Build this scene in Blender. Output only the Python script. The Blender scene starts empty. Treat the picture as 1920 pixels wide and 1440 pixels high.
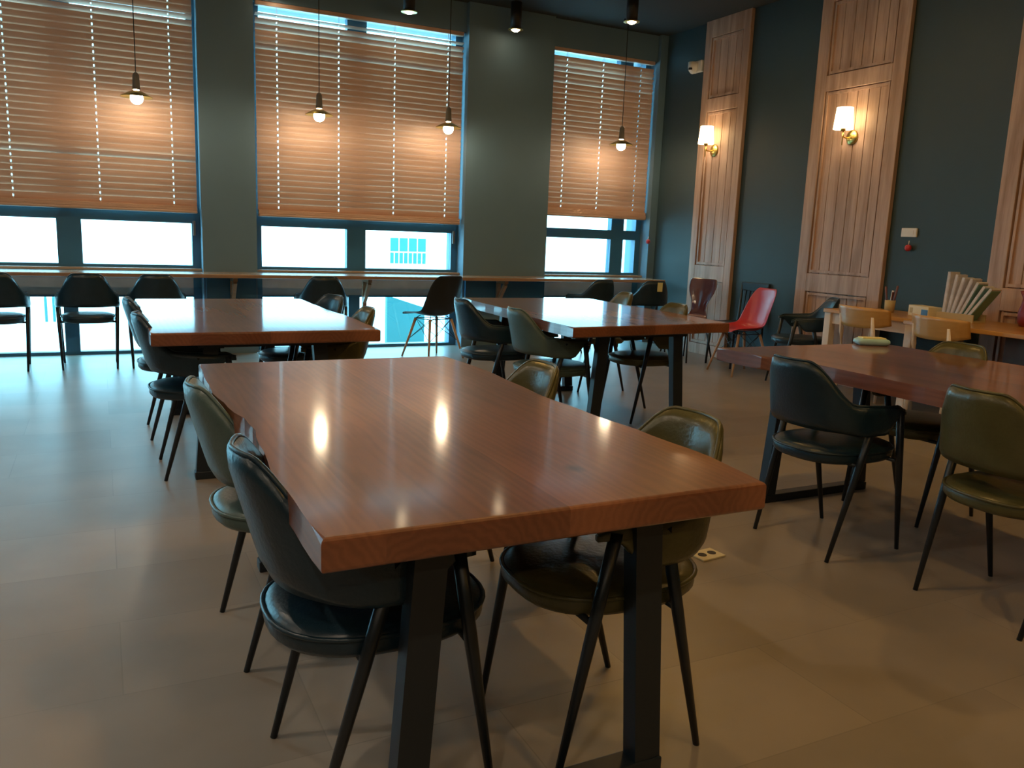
import bpy, bmesh, math, random
from mathutils import Vector, Matrix

random.seed(7)
S = bpy.context.scene
COL = S.collection
PI = math.pi

# ------------------------------------------------------------------ camera
YAW, PITCH, ROLL = math.radians(26.627), math.radians(10.255), math.radians(-2.199)
FOCAL_PX = 1541.3
fwd = Vector((math.sin(YAW) * math.cos(PITCH), math.cos(YAW) * math.cos(PITCH), -math.sin(PITCH)))
rgt = Vector((math.cos(YAW), -math.sin(YAW), 0))
dwn = fwd.cross(rgt)
r2 = math.cos(ROLL) * rgt + math.sin(ROLL) * dwn
d2 = -math.sin(ROLL) * rgt + math.cos(ROLL) * dwn
cam_data = bpy.data.cameras.new('camera')
cam = bpy.data.objects.new('camera', cam_data)
COL.objects.link(cam)
M = Matrix.Identity(4)
for i in range(3):
    M[i][0], M[i][1], M[i][2] = r2[i], -d2[i], -fwd[i]
M[0][3], M[1][3], M[2][3] = 0, 0, 1.25
cam.matrix_world = M
cam_data.sensor_width = 36
cam_data.lens = 36 * FOCAL_PX / 1920
cam_data.clip_start = 0.05
S.camera = cam

# ------------------------------------------------------------------ world, sun, exposure
W = bpy.data.worlds.new('world')
S.world = W
W.use_nodes = True
bg = W.node_tree.nodes['Background']
bg.inputs[0].default_value = (0.30, 0.78, 1.0, 1)
bg.inputs[1].default_value = 12.0
sun_d = bpy.data.lights.new('sun', 'SUN')
sun_d.energy = 2.0
sun_d.angle = 0.02
sun_d.color = (1.0, 0.95, 0.88)
sun = bpy.data.objects.new('sun', sun_d)
COL.objects.link(sun)
sun.rotation_euler = Vector((0.25, 0.62, -1)).to_track_quat('-Z', 'Y').to_euler()
sun.location = (0, 6, 9)
S.view_settings.view_transform = 'Standard'
S.view_settings.look = 'None'
S.view_settings.exposure = 0.0
S.view_settings.gamma = 1.0
S.view_settings.use_curve_mapping = False
S.cycles.use_denoising = True
S.cycles.max_bounces = 10
S.cycles.transparent_max_bounces = 16
S.cycles.sample_clamp_indirect = 6.0
S.cycles.caustics_reflective = False
S.cycles.caustics_refractive = False

ADDED_LIGHT = 520.0       # lens emission of one unseen lamp added over the dining floor
SMALLLIGHT = 30.0       # emission of a lamp by the windows
PENDANT = 110.0          # emission of a pendant bulb
SCONCE = 9.0            # glow of a lit fabric shade
WARM = (1.0, 0.57, 0.17)      # added lamps over the right half
WARM2 = (1.0, 0.76, 0.48)     # pendants
WARM3 = (1.0, 0.80, 0.58)     # added lamps over the left half


# ------------------------------------------------------------------ materials
def mat(name, col, rough=0.5, metal=0.0, var=0.0, scale=6.0, coat=0.0, coat_rough=0.1, bump=0.0, bscale=40.0, spec=0.5, rvar=0.0, stretch=(1, 1, 1)):
    m = bpy.data.materials.new(name)
    m.use_nodes = True
    nt = m.node_tree
    b = nt.nodes['Principled BSDF']
    b.inputs['Base Color'].default_value = (*col, 1)
    b.inputs['Roughness'].default_value = rough
    b.inputs['Metallic'].default_value = metal
    b.inputs['Coat Weight'].default_value = coat
    b.inputs['Coat Roughness'].default_value = coat_rough
    b.inputs['Specular IOR Level'].default_value = spec
    tc = nt.nodes.new('ShaderNodeTexCoord')
    mp = nt.nodes.new('ShaderNodeMapping')
    mp.inputs['Scale'].default_value = stretch
    nt.links.new(tc.outputs['Object'], mp.inputs[0])
    if var > 0 or rvar > 0:
        n = nt.nodes.new('ShaderNodeTexNoise')
        n.inputs['Scale'].default_value = scale
        n.inputs['Detail'].default_value = 5
        nt.links.new(mp.outputs[0], n.inputs['Vector'])
        if var > 0:
            r = nt.nodes.new('ShaderNodeValToRGB')
            r.color_ramp.elements[0].position = 0.3
            r.color_ramp.elements[1].position = 0.7
            r.color_ramp.elements[0].color = (*[c * (1 - var) for c in col], 1)
            r.color_ramp.elements[1].color = (*[min(1, c * (1 + var)) for c in col], 1)
            nt.links.new(n.outputs[0], r.inputs[0])
            nt.links.new(r.outputs[0], b.inputs['Base Color'])
        if rvar > 0:
            mr = nt.nodes.new('ShaderNodeMapRange')
            mr.inputs[3].default_value = rough - rvar
            mr.inputs[4].default_value = rough + rvar
            nt.links.new(n.outputs[0], mr.inputs[0])
            nt.links.new(mr.outputs[0], b.inputs['Roughness'])
    if bump > 0:
        n2 = nt.nodes.new('ShaderNodeTexNoise')
        n2.inputs['Scale'].default_value = bscale
        n2.inputs['Detail'].default_value = 3
        nt.links.new(mp.outputs[0], n2.inputs['Vector'])
        bp = nt.nodes.new('ShaderNodeBump')
        bp.inputs['Strength'].default_value = bump
        bp.inputs['Distance'].default_value = 0.01
        nt.links.new(n2.outputs[0], bp.inputs['Height'])
        nt.links.new(bp.outputs[0], b.inputs['Normal'])
    return m


def wood(name, dark, light, axis=1, scale=1.0, rough=0.45, coat=0.0, coat_rough=0.1, rings=True, offset=(0, 0, 0)):
    """Wood whose grain runs along the given local axis."""
    m = bpy.data.materials.new(name)
    m.use_nodes = True
    nt = m.node_tree
    b = nt.nodes['Principled BSDF']
    b.inputs['Roughness'].default_value = rough
    b.inputs['Coat Weight'].default_value = coat
    b.inputs['Coat Roughness'].default_value = coat_rough
    tc = nt.nodes.new('ShaderNodeTexCoord')
    mp = nt.nodes.new('ShaderNodeMapping')
    sc = [9.0 * scale] * 3
    sc[axis] = 0.7 * scale
    mp.inputs['Scale'].default_value = sc
    mp.inputs['Location'].default_value = offset
    nt.links.new(tc.outputs['Object'], mp.inputs[0])
    n = nt.nodes.new('ShaderNodeTexNoise')
    n.inputs['Scale'].default_value = 1.0
    n.inputs['Detail'].default_value = 6
    n.inputs['Distortion'].default_value = 0.6
    nt.links.new(mp.outputs[0], n.inputs['Vector'])
    n2 = nt.nodes.new('ShaderNodeTexNoise')
    n2.inputs['Scale'].default_value = 7.0
    n2.inputs['Detail'].default_value = 2
    nt.links.new(mp.outputs[0], n2.inputs['Vector'])
    mx = nt.nodes.new('ShaderNodeMath')
    mx.operation = 'MULTIPLY_ADD'
    mx.inputs[1].default_value = 0.35
    nt.links.new(n2.outputs[0], mx.inputs[0])
    nt.links.new(n.outputs[0], mx.inputs[2])
    r = nt.nodes.new('ShaderNodeValToRGB')
    r.color_ramp.elements[0].position = 0.48
    r.color_ramp.elements[1].position = 0.88
    r.color_ramp.elements[0].color = (*dark, 1)
    r.color_ramp.elements[1].color = (*light, 1)
    nt.links.new(mx.outputs[0], r.inputs[0])
    nt.links.new(r.outputs[0], b.inputs['Base Color'])
    return m


def emit(name, col, strength):
    m = bpy.data.materials.new(name)
    m.use_nodes = True
    nt = m.node_tree
    nt.nodes.clear()
    e = nt.nodes.new('ShaderNodeEmission')
    e.inputs[0].default_value = (*col, 1)
    e.inputs[1].default_value = strength
    o = nt.nodes.new('ShaderNodeOutputMaterial')
    nt.links.new(e.outputs[0], o.inputs[0])
    return m


def glass_mat(name, tint=(0.95, 0.98, 1.0), gloss=0.07):
    m = bpy.data.materials.new(name)
    m.use_nodes = True
    nt = m.node_tree
    nt.nodes.clear()
    t = nt.nodes.new('ShaderNodeBsdfTransparent')
    t.inputs[0].default_value = (*tint, 1)
    g = nt.nodes.new('ShaderNodeBsdfGlossy')
    g.inputs['Roughness'].default_value = 0.02
    mx = nt.nodes.new('ShaderNodeMixShader')
    mx.inputs[0].default_value = gloss
    o = nt.nodes.new('ShaderNodeOutputMaterial')
    nt.links.new(t.outputs[0], mx.inputs[1])
    nt.links.new(g.outputs[0], mx.inputs[2])
    nt.links.new(mx.outputs[0], o.inputs[0])
    return m


def slab_mat(name, knot):
    """Glued-up planks with growth rings: long streaks on top, arcs on the ends."""
    m = bpy.data.materials.new(name)
    m.use_nodes = True
    nt = m.node_tree
    N, L = nt.nodes.new, nt.links.new
    b = nt.nodes['Principled BSDF']
    b.inputs['Roughness'].default_value = 0.40
    b.inputs['Coat Weight'].default_value = 0.85
    b.inputs['Coat Roughness'].default_value = 0.10
    tc = N('ShaderNodeTexCoord')

    def math_(op, a, bb=None, c=None):
        n = N('ShaderNodeMath')
        n.operation = op
        for k, v in enumerate((a, bb, c)):
            if v is None:
                continue
            if isinstance(v, (int, float)):
                n.inputs[k].default_value = v
            else:
                L(v, n.inputs[k])
        return n.outputs[0]
    sep = N('ShaderNodeSeparateXYZ')
    L(tc.outputs['Object'], sep.inputs[0])
    x, y, z = sep.outputs
    q = math_('MULTIPLY_ADD', x, 1 / 0.36, 0.02)
    cell = math_('FLOOR', q)
    fr = math_('SUBTRACT', q, cell)
    wn = N('ShaderNodeTexWhiteNoise')
    wn.noise_dimensions = '1D'
    L(math_('ADD', cell, 3.3), wn.inputs['W'])
    rnd = wn.outputs['Value']
    nz = N('ShaderNodeTexNoise')
    mp = N('ShaderNodeMapping')
    mp.inputs['Scale'].default_value = (7, 0.8, 7)
    L(tc.outputs['Object'], mp.inputs[0])
    L(mp.outputs[0], nz.inputs['Vector'])
    nz.inputs['Detail'].default_value = 4
    # rings round a heart somewhere under each plank
    cx = math_('MULTIPLY_ADD', rnd, 0.5, 0.25)
    dx = math_('MULTIPLY', math_('SUBTRACT', fr, cx), 0.36)
    dz = math_('SUBTRACT', z, math_('MULTIPLY_ADD', rnd, 0.06, 0.60))
    r = math_('SQRT', math_('ADD', math_('MULTIPLY', dx, dx), math_('MULTIPLY', dz, dz)))
    ph = math_('ADD', math_('MULTIPLY', r, 340.0), math_('MULTIPLY', nz.outputs[0], 13.0))
    ring = math_('MULTIPLY_ADD', math_('SINE', ph), 0.5, 0.5)
    big = N('ShaderNodeTexNoise')
    big.inputs['Scale'].default_value = 2.2
    big.inputs['Detail'].default_value = 4
    mp2 = N('ShaderNodeMapping')
    mp2.inputs['Scale'].default_value = (1.6, 0.7, 1)
    L(tc.outputs['Object'], mp2.inputs[0])
    L(mp2.outputs[0], big.inputs['Vector'])
    f = math_('MULTIPLY_ADD', ring, 0.09, math_('MULTIPLY', rnd, 0.15))
    f = math_('ADD', f, math_('MULTIPLY', big.outputs[0], 0.80))
    ramp = N('ShaderNodeValToRGB')
    ramp.color_ramp.elements[0].position = 0.30
    ramp.color_ramp.elements[1].position = 0.78
    ramp.color_ramp.elements[0].color = (0.105, 0.032, 0.016, 1)
    ramp.color_ramp.elements[1].color = (0.310, 0.112, 0.052, 1)
    L(f, ramp.inputs[0])
    out = ramp.outputs[0]
    if knot:
        vd = N('ShaderNodeVectorMath')
        vd.operation = 'DISTANCE'
        mk = N('ShaderNodeMapping')
        mk.inputs['Scale'].default_value = (1, 0.7, 0)
        L(tc.outputs['Object'], mk.inputs[0])
        L(mk.outputs[0], vd.inputs[0])
        vd.inputs[1].default_value = (0.135, -0.70 * 0.7, 0)
        mr = N('ShaderNodeMapRange')
        mr.inputs[1].default_value = 0.006
        mr.inputs[2].default_value = 0.026
        mr.inputs[3].default_value = 0.75
        mr.inputs[4].default_value = 0.0
        L(vd.outputs['Value'], mr.inputs[0])
        mx = N('ShaderNodeMix')
        mx.data_type = 'RGBA'
        L(mr.outputs[0], mx.inputs[0])
        L(out, mx.inputs[6])
        mx.inputs[7].default_value = (0.035, 0.022, 0.016, 1)
        out = mx.outputs[2]
    L(out, b.inputs['Base Color'])
    return m


def floor_mat():
    m = bpy.data.materials.new('stone_floor_tiles')
    m.use_nodes = True
    nt = m.node_tree
    b = nt.nodes['Principled BSDF']
    tc = nt.nodes.new('ShaderNodeTexCoord')
    br = nt.nodes.new('ShaderNodeTexBrick')
    br.offset = 0.5
    br.inputs['Color1'].default_value = (0.315, 0.268, 0.222, 1)
    br.inputs['Color2'].default_value = (0.260, 0.222, 0.185, 1)
    br.inputs['Mortar'].default_value = (0.235, 0.205, 0.172, 1)
    br.inputs['Scale'].default_value = 1.0
    br.inputs['Mortar Size'].default_value = 0.002
    br.inputs['Brick Width'].default_value = 0.9
    br.inputs['Row Height'].default_value = 0.45
    nt.links.new(tc.outputs['Object'], br.inputs['Vector'])
    n = nt.nodes.new('ShaderNodeTexNoise')
    n.inputs['Scale'].default_value = 2.2
    n.inputs['Detail'].default_value = 6
    nt.links.new(tc.outputs['Object'], n.inputs['Vector'])
    mr = nt.nodes.new('ShaderNodeMapRange')
    mr.inputs[3].default_value = 0.72
    mr.inputs[4].default_value = 1.28
    nt.links.new(n.outputs[0], mr.inputs[0])
    vm = nt.nodes.new('ShaderNodeVectorMath')
    vm.operation = 'SCALE'
    nt.links.new(br.outputs[0], vm.inputs[0])
    nt.links.new(mr.outputs[0], vm.inputs['Scale'])
    nt.links.new(vm.outputs[0], b.inputs['Base Color'])
    b.inputs['Roughness'].default_value = 0.35
    b.inputs['Specular IOR Level'].default_value = 0.5
    return m


MAT = dict(
    floor=floor_mat(),
    wall=mat('dark_green_paint', (0.036, 0.067, 0.077), 0.55, var=0.08, scale=1.5),
    pillar=mat('grey_pillar_paint_haze_blue', (0.125, 0.215, 0.285), 0.6, var=0.06, scale=1.2),  # bluish haze from the windows is put into the pillar colour
    ceiling=mat('black_ceiling_paint', (0.030, 0.031, 0.027), 0.8),
    frame=mat('dark_frame_paint_glare_blue', (0.040, 0.150, 0.260), 0.4),  # dark frames; the blue is window glare put into the colour
    spandrel=mat('grey_board', (0.42, 0.42, 0.46), 0.6, var=0.1),
    glass=glass_mat('window_glass'),
    slat=wood('blind_slat_wood', (0.58, 0.37, 0.27), (0.74, 0.50, 0.38), 0, 0.6, 0.42),
    rail=wood('blind_rail_wood', (0.50, 0.31, 0.21), (0.66, 0.44, 0.32), 0, 0.6, 0.4),
    cord=mat('white_cord', (0.8, 0.8, 0.75), 0.7),
    counter=wood('counter_wood', (0.34, 0.20, 0.12), (0.50, 0.32, 0.20), 0, 0.5, 0.25, coat=0.3),
    slab=slab_mat('red_brown_slab_wood', False),
    slab_knot=slab_mat('red_brown_slab_wood_with_knot', True),
    steel=mat('black_steel_veil_blue', (0.012, 0.019, 0.027), 0.42),  # black steel with the bluish window veil mixed into its colour
    leg=mat('black_chair_leg_veil_blue', (0.010, 0.016, 0.023), 0.35),  # same bluish veil put into the black of the chair legs
    black=mat('black_leather_veil_blue', (0.010, 0.030, 0.048), 0.32, var=0.15, scale=12, bump=0.12, bscale=90),  # black leather turned navy, carrying the bluish veil in its base colour
    olive=mat('olive_leather', (0.085, 0.078, 0.028), 0.30, var=0.15, scale=12, bump=0.12, bscale=90),
    grey=mat('olive_leather_blue_lit', (0.080, 0.125, 0.115), 0.36, var=0.12, scale=12, bump=0.12, bscale=90),  # olive leather with blue window light put into its colour
    oak=wood('washed_oak', (0.36, 0.225, 0.155), (0.62, 0.43, 0.33), 2, 1.1, 0.5),
    darkedge=mat('panel_groove_shadow_gap', (0.08, 0.045, 0.03), 0.7),
    red=mat('red_plastic', (0.52, 0.030, 0.035), 0.32),
    blackplastic=mat('black_plastic', (0.014, 0.020, 0.026), 0.4),
    beech=mat('beech_dowel', (0.55, 0.34, 0.20), 0.4, var=0.12, scale=20),
    honey=wood('honey_bentwood', (0.46, 0.215, 0.048), (0.62, 0.325, 0.092), 1, 0.6, 0.35, coat=0.3),
    palewood=mat('pale_painted_wood', (0.82, 0.70, 0.60), 0.5, var=0.06),
    mahogany=mat('glossy_mahogany', (0.085, 0.022, 0.022), 0.12, coat=0.8),
    brass=mat('antique_brass', (0.70, 0.52, 0.16), 0.28, metal=1.0),
    lampblack=mat('black_lamp_metal', (0.012, 0.012, 0.012), 0.5),
    socket=mat('grey_socket', (0.16, 0.15, 0.13), 0.4),
    white=mat('white_plastic', (0.78, 0.76, 0.70), 0.45),
    paper=mat('newsprint', (0.62, 0.60, 0.61), 0.8, var=0.12, scale=25),
    greenpaper=mat('green_print', (0.17, 0.34, 0.27), 0.6),
    cream=mat('cream_card', (0.76, 0.66, 0.42), 0.6),
    tan=mat('tan_card', (0.52, 0.40, 0.20), 0.7),
    blue=mat('blue_print', (0.06, 0.20, 0.42), 0.5),
    mint=mat('mint_plastic_film', (0.40, 0.68, 0.72), 0.3),
    yellow=mat('pale_yellow_print', (0.80, 0.74, 0.34), 0.4),
    darkred=mat('dark_red_glaze', (0.26, 0.015, 0.012), 0.35),
    redtag=mat('red_tag_plastic', (0.60, 0.05, 0.06), 0.4),
    purple=mat('dusky_plastic', (0.17, 0.08, 0.10), 0.4),
    darkwood=mat('dark_stained_board', (0.045, 0.030, 0.026), 0.5),
    ink=mat('dark_ink', (0.05, 0.045, 0.04), 0.6),
    bulb=emit('lit_bulb', WARM2, PENDANT),
    lens2=emit('lit_small_downlight_lens', WARM2, SMALLLIGHT),
    lens=emit('added_downlight_lens', WARM, ADDED_LIGHT * 1.25),
    lens3=emit('added_downlight_lens_neutral', WARM3, ADDED_LIGHT * 1.55),
    shade=emit('lit_fabric_shade', (1.0, 0.70, 0.36), SCONCE),
    asphalt=mat('pale_concrete_outside', (0.55, 0.56, 0.55), 0.8, var=0.08),
    facade=mat('white_facade', (0.86, 0.87, 0.86), 0.8),
    teal=mat('blue_tinted_glazing', (0.035, 0.145, 0.150), 0.5, spec=0.1),
)


# ------------------------------------------------------------------ mesh helpers
def new_obj(name, bm, m, parent=None, smooth=False, loc=(0, 0, 0), rz=0.0):
    bmesh.ops.recalc_face_normals(bm, faces=bm.faces[:])
    me = bpy.data.meshes.new(name)
    bm.to_mesh(me)
    bm.free()
    if smooth:
        me.shade_smooth()
    if isinstance(m, (list, tuple)):
        for k in m:
            me.materials.append(k)
    else:
        me.materials.append(m)
    o = bpy.data.objects.new(name, me)
    COL.objects.link(o)
    if parent:
        o.parent = parent
    o.location = loc
    o.rotation_euler = (0, 0, rz)
    return o


def thing(name, label, cat, loc=(0, 0, 0), rz=0.0, group=None):
    o = bpy.data.objects.new(name, None)
    o.empty_display_size = 0.1
    COL.objects.link(o)
    o.location = loc
    o.rotation_euler = (0, 0, rz)
    return tag(o, label, cat, group)


def tag(o, label, cat, group=None):
    o['label'] = label
    o['category'] = cat
    if group:
        o['group'] = group
    return o


def struct(o, label=None, cat=None):
    o['kind'] = 'structure'
    if label:
        o['label'] = label
        o['category'] = cat
    return o


def dup(root, loc, rz, label, group=None, rename=None):
    r = root.copy()
    COL.objects.link(r)
    r.location = loc
    r.rotation_euler = (0, 0, rz)
    r['label'] = label
    if group:
        r['group'] = group
    for ch in list(root.children):
        c = ch.copy()
        COL.objects.link(c)
        c.parent = r
        for g in list(ch.children):
            d = g.copy()
            COL.objects.link(d)
            d.parent = c
    return r


def box(bm, x0, x1, y0, y1, z0, z1, bev=0.0, seg=2):
    vs = [bm.verts.new((x, y, z)) for z in (z0, z1) for y in (y0, y1) for x in (x0, x1)]
    q = [(0, 2, 3, 1), (4, 5, 7, 6), (0, 1, 5, 4), (2, 6, 7, 3), (0, 4, 6, 2), (1, 3, 7, 5)]
    fs = [bm.faces.new([vs[i] for i in f]) for f in q]
    if bev > 0:
        es = list({e for f in fs for e in f.edges})
        bmesh.ops.bevel(bm, geom=es, offset=bev, segments=seg, affect='EDGES', profile=0.5)
    return bm


def bx(*a, **k):
    return box(bmesh.new(), *a, **k)


def tube(bm, pts, rad, n=12, cap=True):
    pts = [Vector(p) for p in pts]
    if not isinstance(rad, (list, tuple)):
        rad = [rad] * len(pts)
    rings = []
    up = Vector((0, 0, 1))
    for i, p in enumerate(pts):
        t = (pts[min(i + 1, len(pts) - 1)] - pts[max(i - 1, 0)]).normalized()
        a = t.cross(up)
        if a.length < 1e-3:
            a = t.cross(Vector((1, 0, 0)))
        a.normalize()
        b = t.cross(a).normalized()
        rings.append([bm.verts.new(p + rad[i] * (math.cos(2 * PI * k / n) * a + math.sin(2 * PI * k / n) * b)) for k in range(n)])
    for i in range(len(rings) - 1):
        for k in range(n):
            bm.faces.new((rings[i][k], rings[i][(k + 1) % n], rings[i + 1][(k + 1) % n], rings[i + 1][k]))
    if cap:
        bm.faces.new(rings[0][::-1])
        bm.faces.new(rings[-1])
    return bm


def loop_tube(bm, pts, r, n=8):
    pts = [Vector(p) for p in pts]
    N = len(pts)
    rings = []
    for i, p in enumerate(pts):
        t = (pts[(i + 1) % N] - pts[i - 1]).normalized()
        a = t.cross(Vector((0, 0, 1)))
        if a.length < 1e-3:
            a = Vector((1, 0, 0))
        a.normalize()
        b = t.cross(a).normalized()
        rings.append([bm.verts.new(p + r * (math.cos(2 * PI * k / n) * a + math.sin(2 * PI * k / n) * b)) for k in range(n)])
    for i in range(N):
        for k in range(n):
            bm.faces.new((rings[i][k], rings[i][(k + 1) % n], rings[(i + 1) % N][(k + 1) % n], rings[(i + 1) % N][k]))
    return bm


def lathe(bm, prof, n=24, c=(0, 0, 0), cap=True):
    rings = []
    for r, z in prof:
        rings.append([bm.verts.new((c[0] + r * math.cos(2 * PI * k / n), c[1] + r * math.sin(2 * PI * k / n), c[2] + z)) for k in range(n)])
    for i in range(len(rings) - 1):
        for k in range(n):
            bm.faces.new((rings[i][k], rings[i][(k + 1) % n], rings[i + 1][(k + 1) % n], rings[i + 1][k]))
    if cap:
        bm.faces.new(rings[0][::-1])
        bm.faces.new(rings[-1])
    return bm


def prism(bm, poly, z0, z1, bev=0.0, seg=3):
    lo = [bm.verts.new((x, y, z0)) for x, y in poly]
    hi = [bm.verts.new((x, y, z1)) for x, y in poly]
    n = len(poly)
    f0 = bm.faces.new(lo[::-1])
    f1 = bm.faces.new(hi)
    for k in range(n):
        bm.faces.new((lo[k], lo[(k + 1) % n], hi[(k + 1) % n], hi[k]))
    if bev > 0:
        es = list(set(f1.edges) | set(f0.edges))
        bmesh.ops.bevel(bm, geom=es, offset=bev, segments=seg, affect='EDGES', profile=0.5)
    return bm


def rbar(bm, p, q, w, d, wdir=(1, 0, 0)):
    """Rectangular bar from p to q, w along wdir, d across."""
    p, q, wd = Vector(p), Vector(q), Vector(wdir)
    t = (q - p).normalized()
    a = (wd - t * wd.dot(t)).normalized()
    b = t.cross(a).normalized()
    vs = []
    for c in (p, q):
        for s1, s2 in ((-1, -1), (1, -1), (1, 1), (-1, 1)):
            vs.append(bm.verts.new(c + a * (s1 * w / 2) + b * (s2 * d / 2)))
    for f in ((3, 2, 1, 0), (4, 5, 6, 7), (0, 1, 5, 4), (1, 2, 6, 5), (2, 3, 7, 6), (3, 0, 4, 7)):
        bm.faces.new([vs[i] for i in f])
    return bm


def solid_sheet(bm, grid, thick):
    """Closed sheet from a grid of (point, normal) rows, offset by +-thick/2 with rounded rim."""
    nr, nc = len(grid), len(grid[0])
    front = [[bm.verts.new(p + n * (thick / 2)) for p, n in row] for row in grid]
    back = [[bm.verts.new(p - n * (thick / 2)) for p, n in row] for row in grid]
    for i in range(nr - 1):
        for j in range(nc - 1):
            bm.faces.new((front[i][j], front[i][j + 1], front[i + 1][j + 1], front[i + 1][j]))
            bm.faces.new((back[i][j], back[i + 1][j], back[i + 1][j + 1], back[i][j + 1]))
    rim = [(0, j) for j in range(nc)] + [(i, nc - 1) for i in range(1, nr)] + [(nr - 1, j) for j in range(nc - 2, -1, -1)] + [(i, 0) for i in range(nr - 2, 0, -1)]
    for k in range(len(rim)):
        a, b = rim[k], rim[(k + 1) % len(rim)]
        bm.faces.new((front[a[0]][a[1]], back[a[0]][a[1]], back[b[0]][b[1]], front[b[0]][b[1]]))
    return bm


def subsurf(o, lv=1):
    md = o.modifiers.new('subdivision', 'SUBSURF')
    md.levels = lv
    md.render_levels = lv
    return o


def sstep(a, b, x):
    t = max(0.0, min(1.0, (x - a) / (b - a)))
    return t * t * (3 - 2 * t)


# ------------------------------------------------------------------ room shell
XL, XR, YB, YW, YP, ZC = -4.6, 6.10, -4.6, 8.60, 8.40, 3.62


def slab_obj(name, dims, m, label=None, cat=None):
    return struct(new_obj(name, bx(*dims), m), label, cat)


slab_obj('floor', (XL - .3, XR + .3, YB - .3, YW + .3, -0.2, 0), MAT['floor'])
slab_obj('ceiling', (XL - .3, XR + .3, YB - .3, YW + .3, ZC, ZC + 0.2), MAT['ceiling'])
slab_obj('wall_right', (XR, XR + .3, YB - .3, YW + .3, 0, ZC), MAT['wall'])
slab_obj('wall_left', (XL - .3, XL, YB - .3, YW + .3, 0, ZC), MAT['wall'])
slab_obj('wall_rear', (XL, XR, YB - .3, YB, 0, ZC), MAT['wall'])

# window bays between pillars along the front wall
BAYS = [(-4.20, -1.98), (-1.33, 0.87), (1.37, 3.555), (4.58, 6.00)]
PILLARS = [(XL, -4.20), (-1.98, -1.33), (0.87, 1.37), (3.555, 4.58), (6.00, XR)]
bm = bmesh.new()
for x0, x1 in PILLARS:
    box(bm, x0, x1, YP, YW + 0.3, 0, ZC)
for x0, x1 in BAYS:
    box(bm, x0, x1, YP + 0.06, YW + 0.3, 3.33, ZC)
struct(new_obj('wall_front', bm, MAT['pillar']))


def window(n, x0, x1, m0, m1, transom=1.245):
    """One bay: lower lights, a board band behind the counter, upper lights and tall lights behind the blind."""
    root = bpy.data.objects.new('window_%d' % n, None)
    COL.objects.link(root)
    struct(root)
    y0, y1 = YW - 0.02, YW + 0.07
    bm = bmesh.new()
    t = 0.075
    box(bm, x0, x0 + t, y0, y1, 0, 3.33)
    box(bm, x1 - t, x1, y0, y1, 0, 3.33)
    box(bm, x0 + t, x1 - t, y0, y1, 0.0, 0.03)
    box(bm, x0 + t, x1 - t, y0, y1, 0.54, 0.56)
    box(bm, x0 + t, x1 - t, y0, y1, 0.80, 0.845)
    box(bm, x0 + t, x1 - t, y0, y1, transom, transom + 0.11)
    box(bm, x0 + t, x1 - t, y0, y1, 3.315, 3.33)
    new_obj('window_frame', bm, MAT['frame'], root)
    bm = bmesh.new()
    box(bm, m0, m1, y0 + .002, y1 - .002, 0.845, transom)
    box(bm, m0 + 0.02, m1 - 0.06, y0 + .002, y1 - .002, 0.03, 0.54)
    box(bm, m0, m1, y0 + .002, y1 - .002, transom + 0.11, 3.315)
    new_obj('mullion', bm, MAT['frame'], root)
    new_obj('board_band', bx(x0 + t, x1 - t, y0 + .01, y1 - .01, 0.56, 0.80), MAT['spandrel'], root)
    for a, b, z0, z1 in ((x0 + t, m0 + .02, .03, .54), (m1 - .06, x1 - t, .03, .54), (x0 + t, m0, .845, transom), (m1, x1 - t, .845, transom),
                         (x0 + t, m0, transom + .11, 3.315), (m1, x1 - t, transom + .11, 3.315)):
        new_obj('glass_pane', bx(a, b, YW + 0.02, YW + 0.028, z0, z1), MAT['glass'], root)
    return root


window(1, -4.20, -1.98, -3.20, -3.00)
wa = window(2, -1.33, 0.87, -0.35, -0.15)
wb = window(3, 1.37, 3.555, 2.31, 2.51)
wc = window(4, 4.58, 6.00, 5.57, 5.75)
# handles on the sashes
for w_, xh in ((wa, 0.815), (wb, 3.50)):
    h_ = bmesh.new()
    box(h_, xh - .012, xh + .012, YW - .05, YW - .02, 1.13, 1.27, 0.004)
    new_obj('window_handle', h_, MAT['socket'], w_)

# window stools at counter level
for n, (x0, x1) in enumerate(BAYS):
    struct(new_obj('trim_%d' % (n + 1), bx(x0, x1, YP + .09, YW - .02, 0.795, 0.818, 0.004), MAT['counter']))
struct(new_obj('baseboard_right', bx(XR - 0.015, XR, YB, YP, 0, 0.09), MAT['darkwood']))

# ------------------------------------------------------------------ counter along the windows
ct = thing('window_counter', 'long narrow wooden counter running along the window wall at table height', 'counter', (0, 0, 0))
new_obj('worktop', bx(-4.55, 5.98, 7.98, YP - .002, 0.762, 0.795, 0.005), MAT['counter'], ct)
for x0, x1 in PILLARS[1:4]:
    new_obj('apron', bx(x0 + .02, x1 - .02, 8.36, YP - .002, 0.55, 0.762), MAT['frame'], ct)
for xb in (-2.9, -0.9, 1.12, 2.42, 3.95, 5.2):
    bm = bmesh.new()
    box(bm, xb - .02, xb + .02, 8.10, 8.33, 0.722, 0.762)
    rbar(bm, (xb, 8.13, 0.715), (xb, 8.32, 0.50), 0.035, 0.04)
    box(bm, xb - .02, xb + .02, 8.29, 8.33, 0.42, 0.72)
    new_obj('bracket', bm, MAT['counter'], ct)


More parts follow.
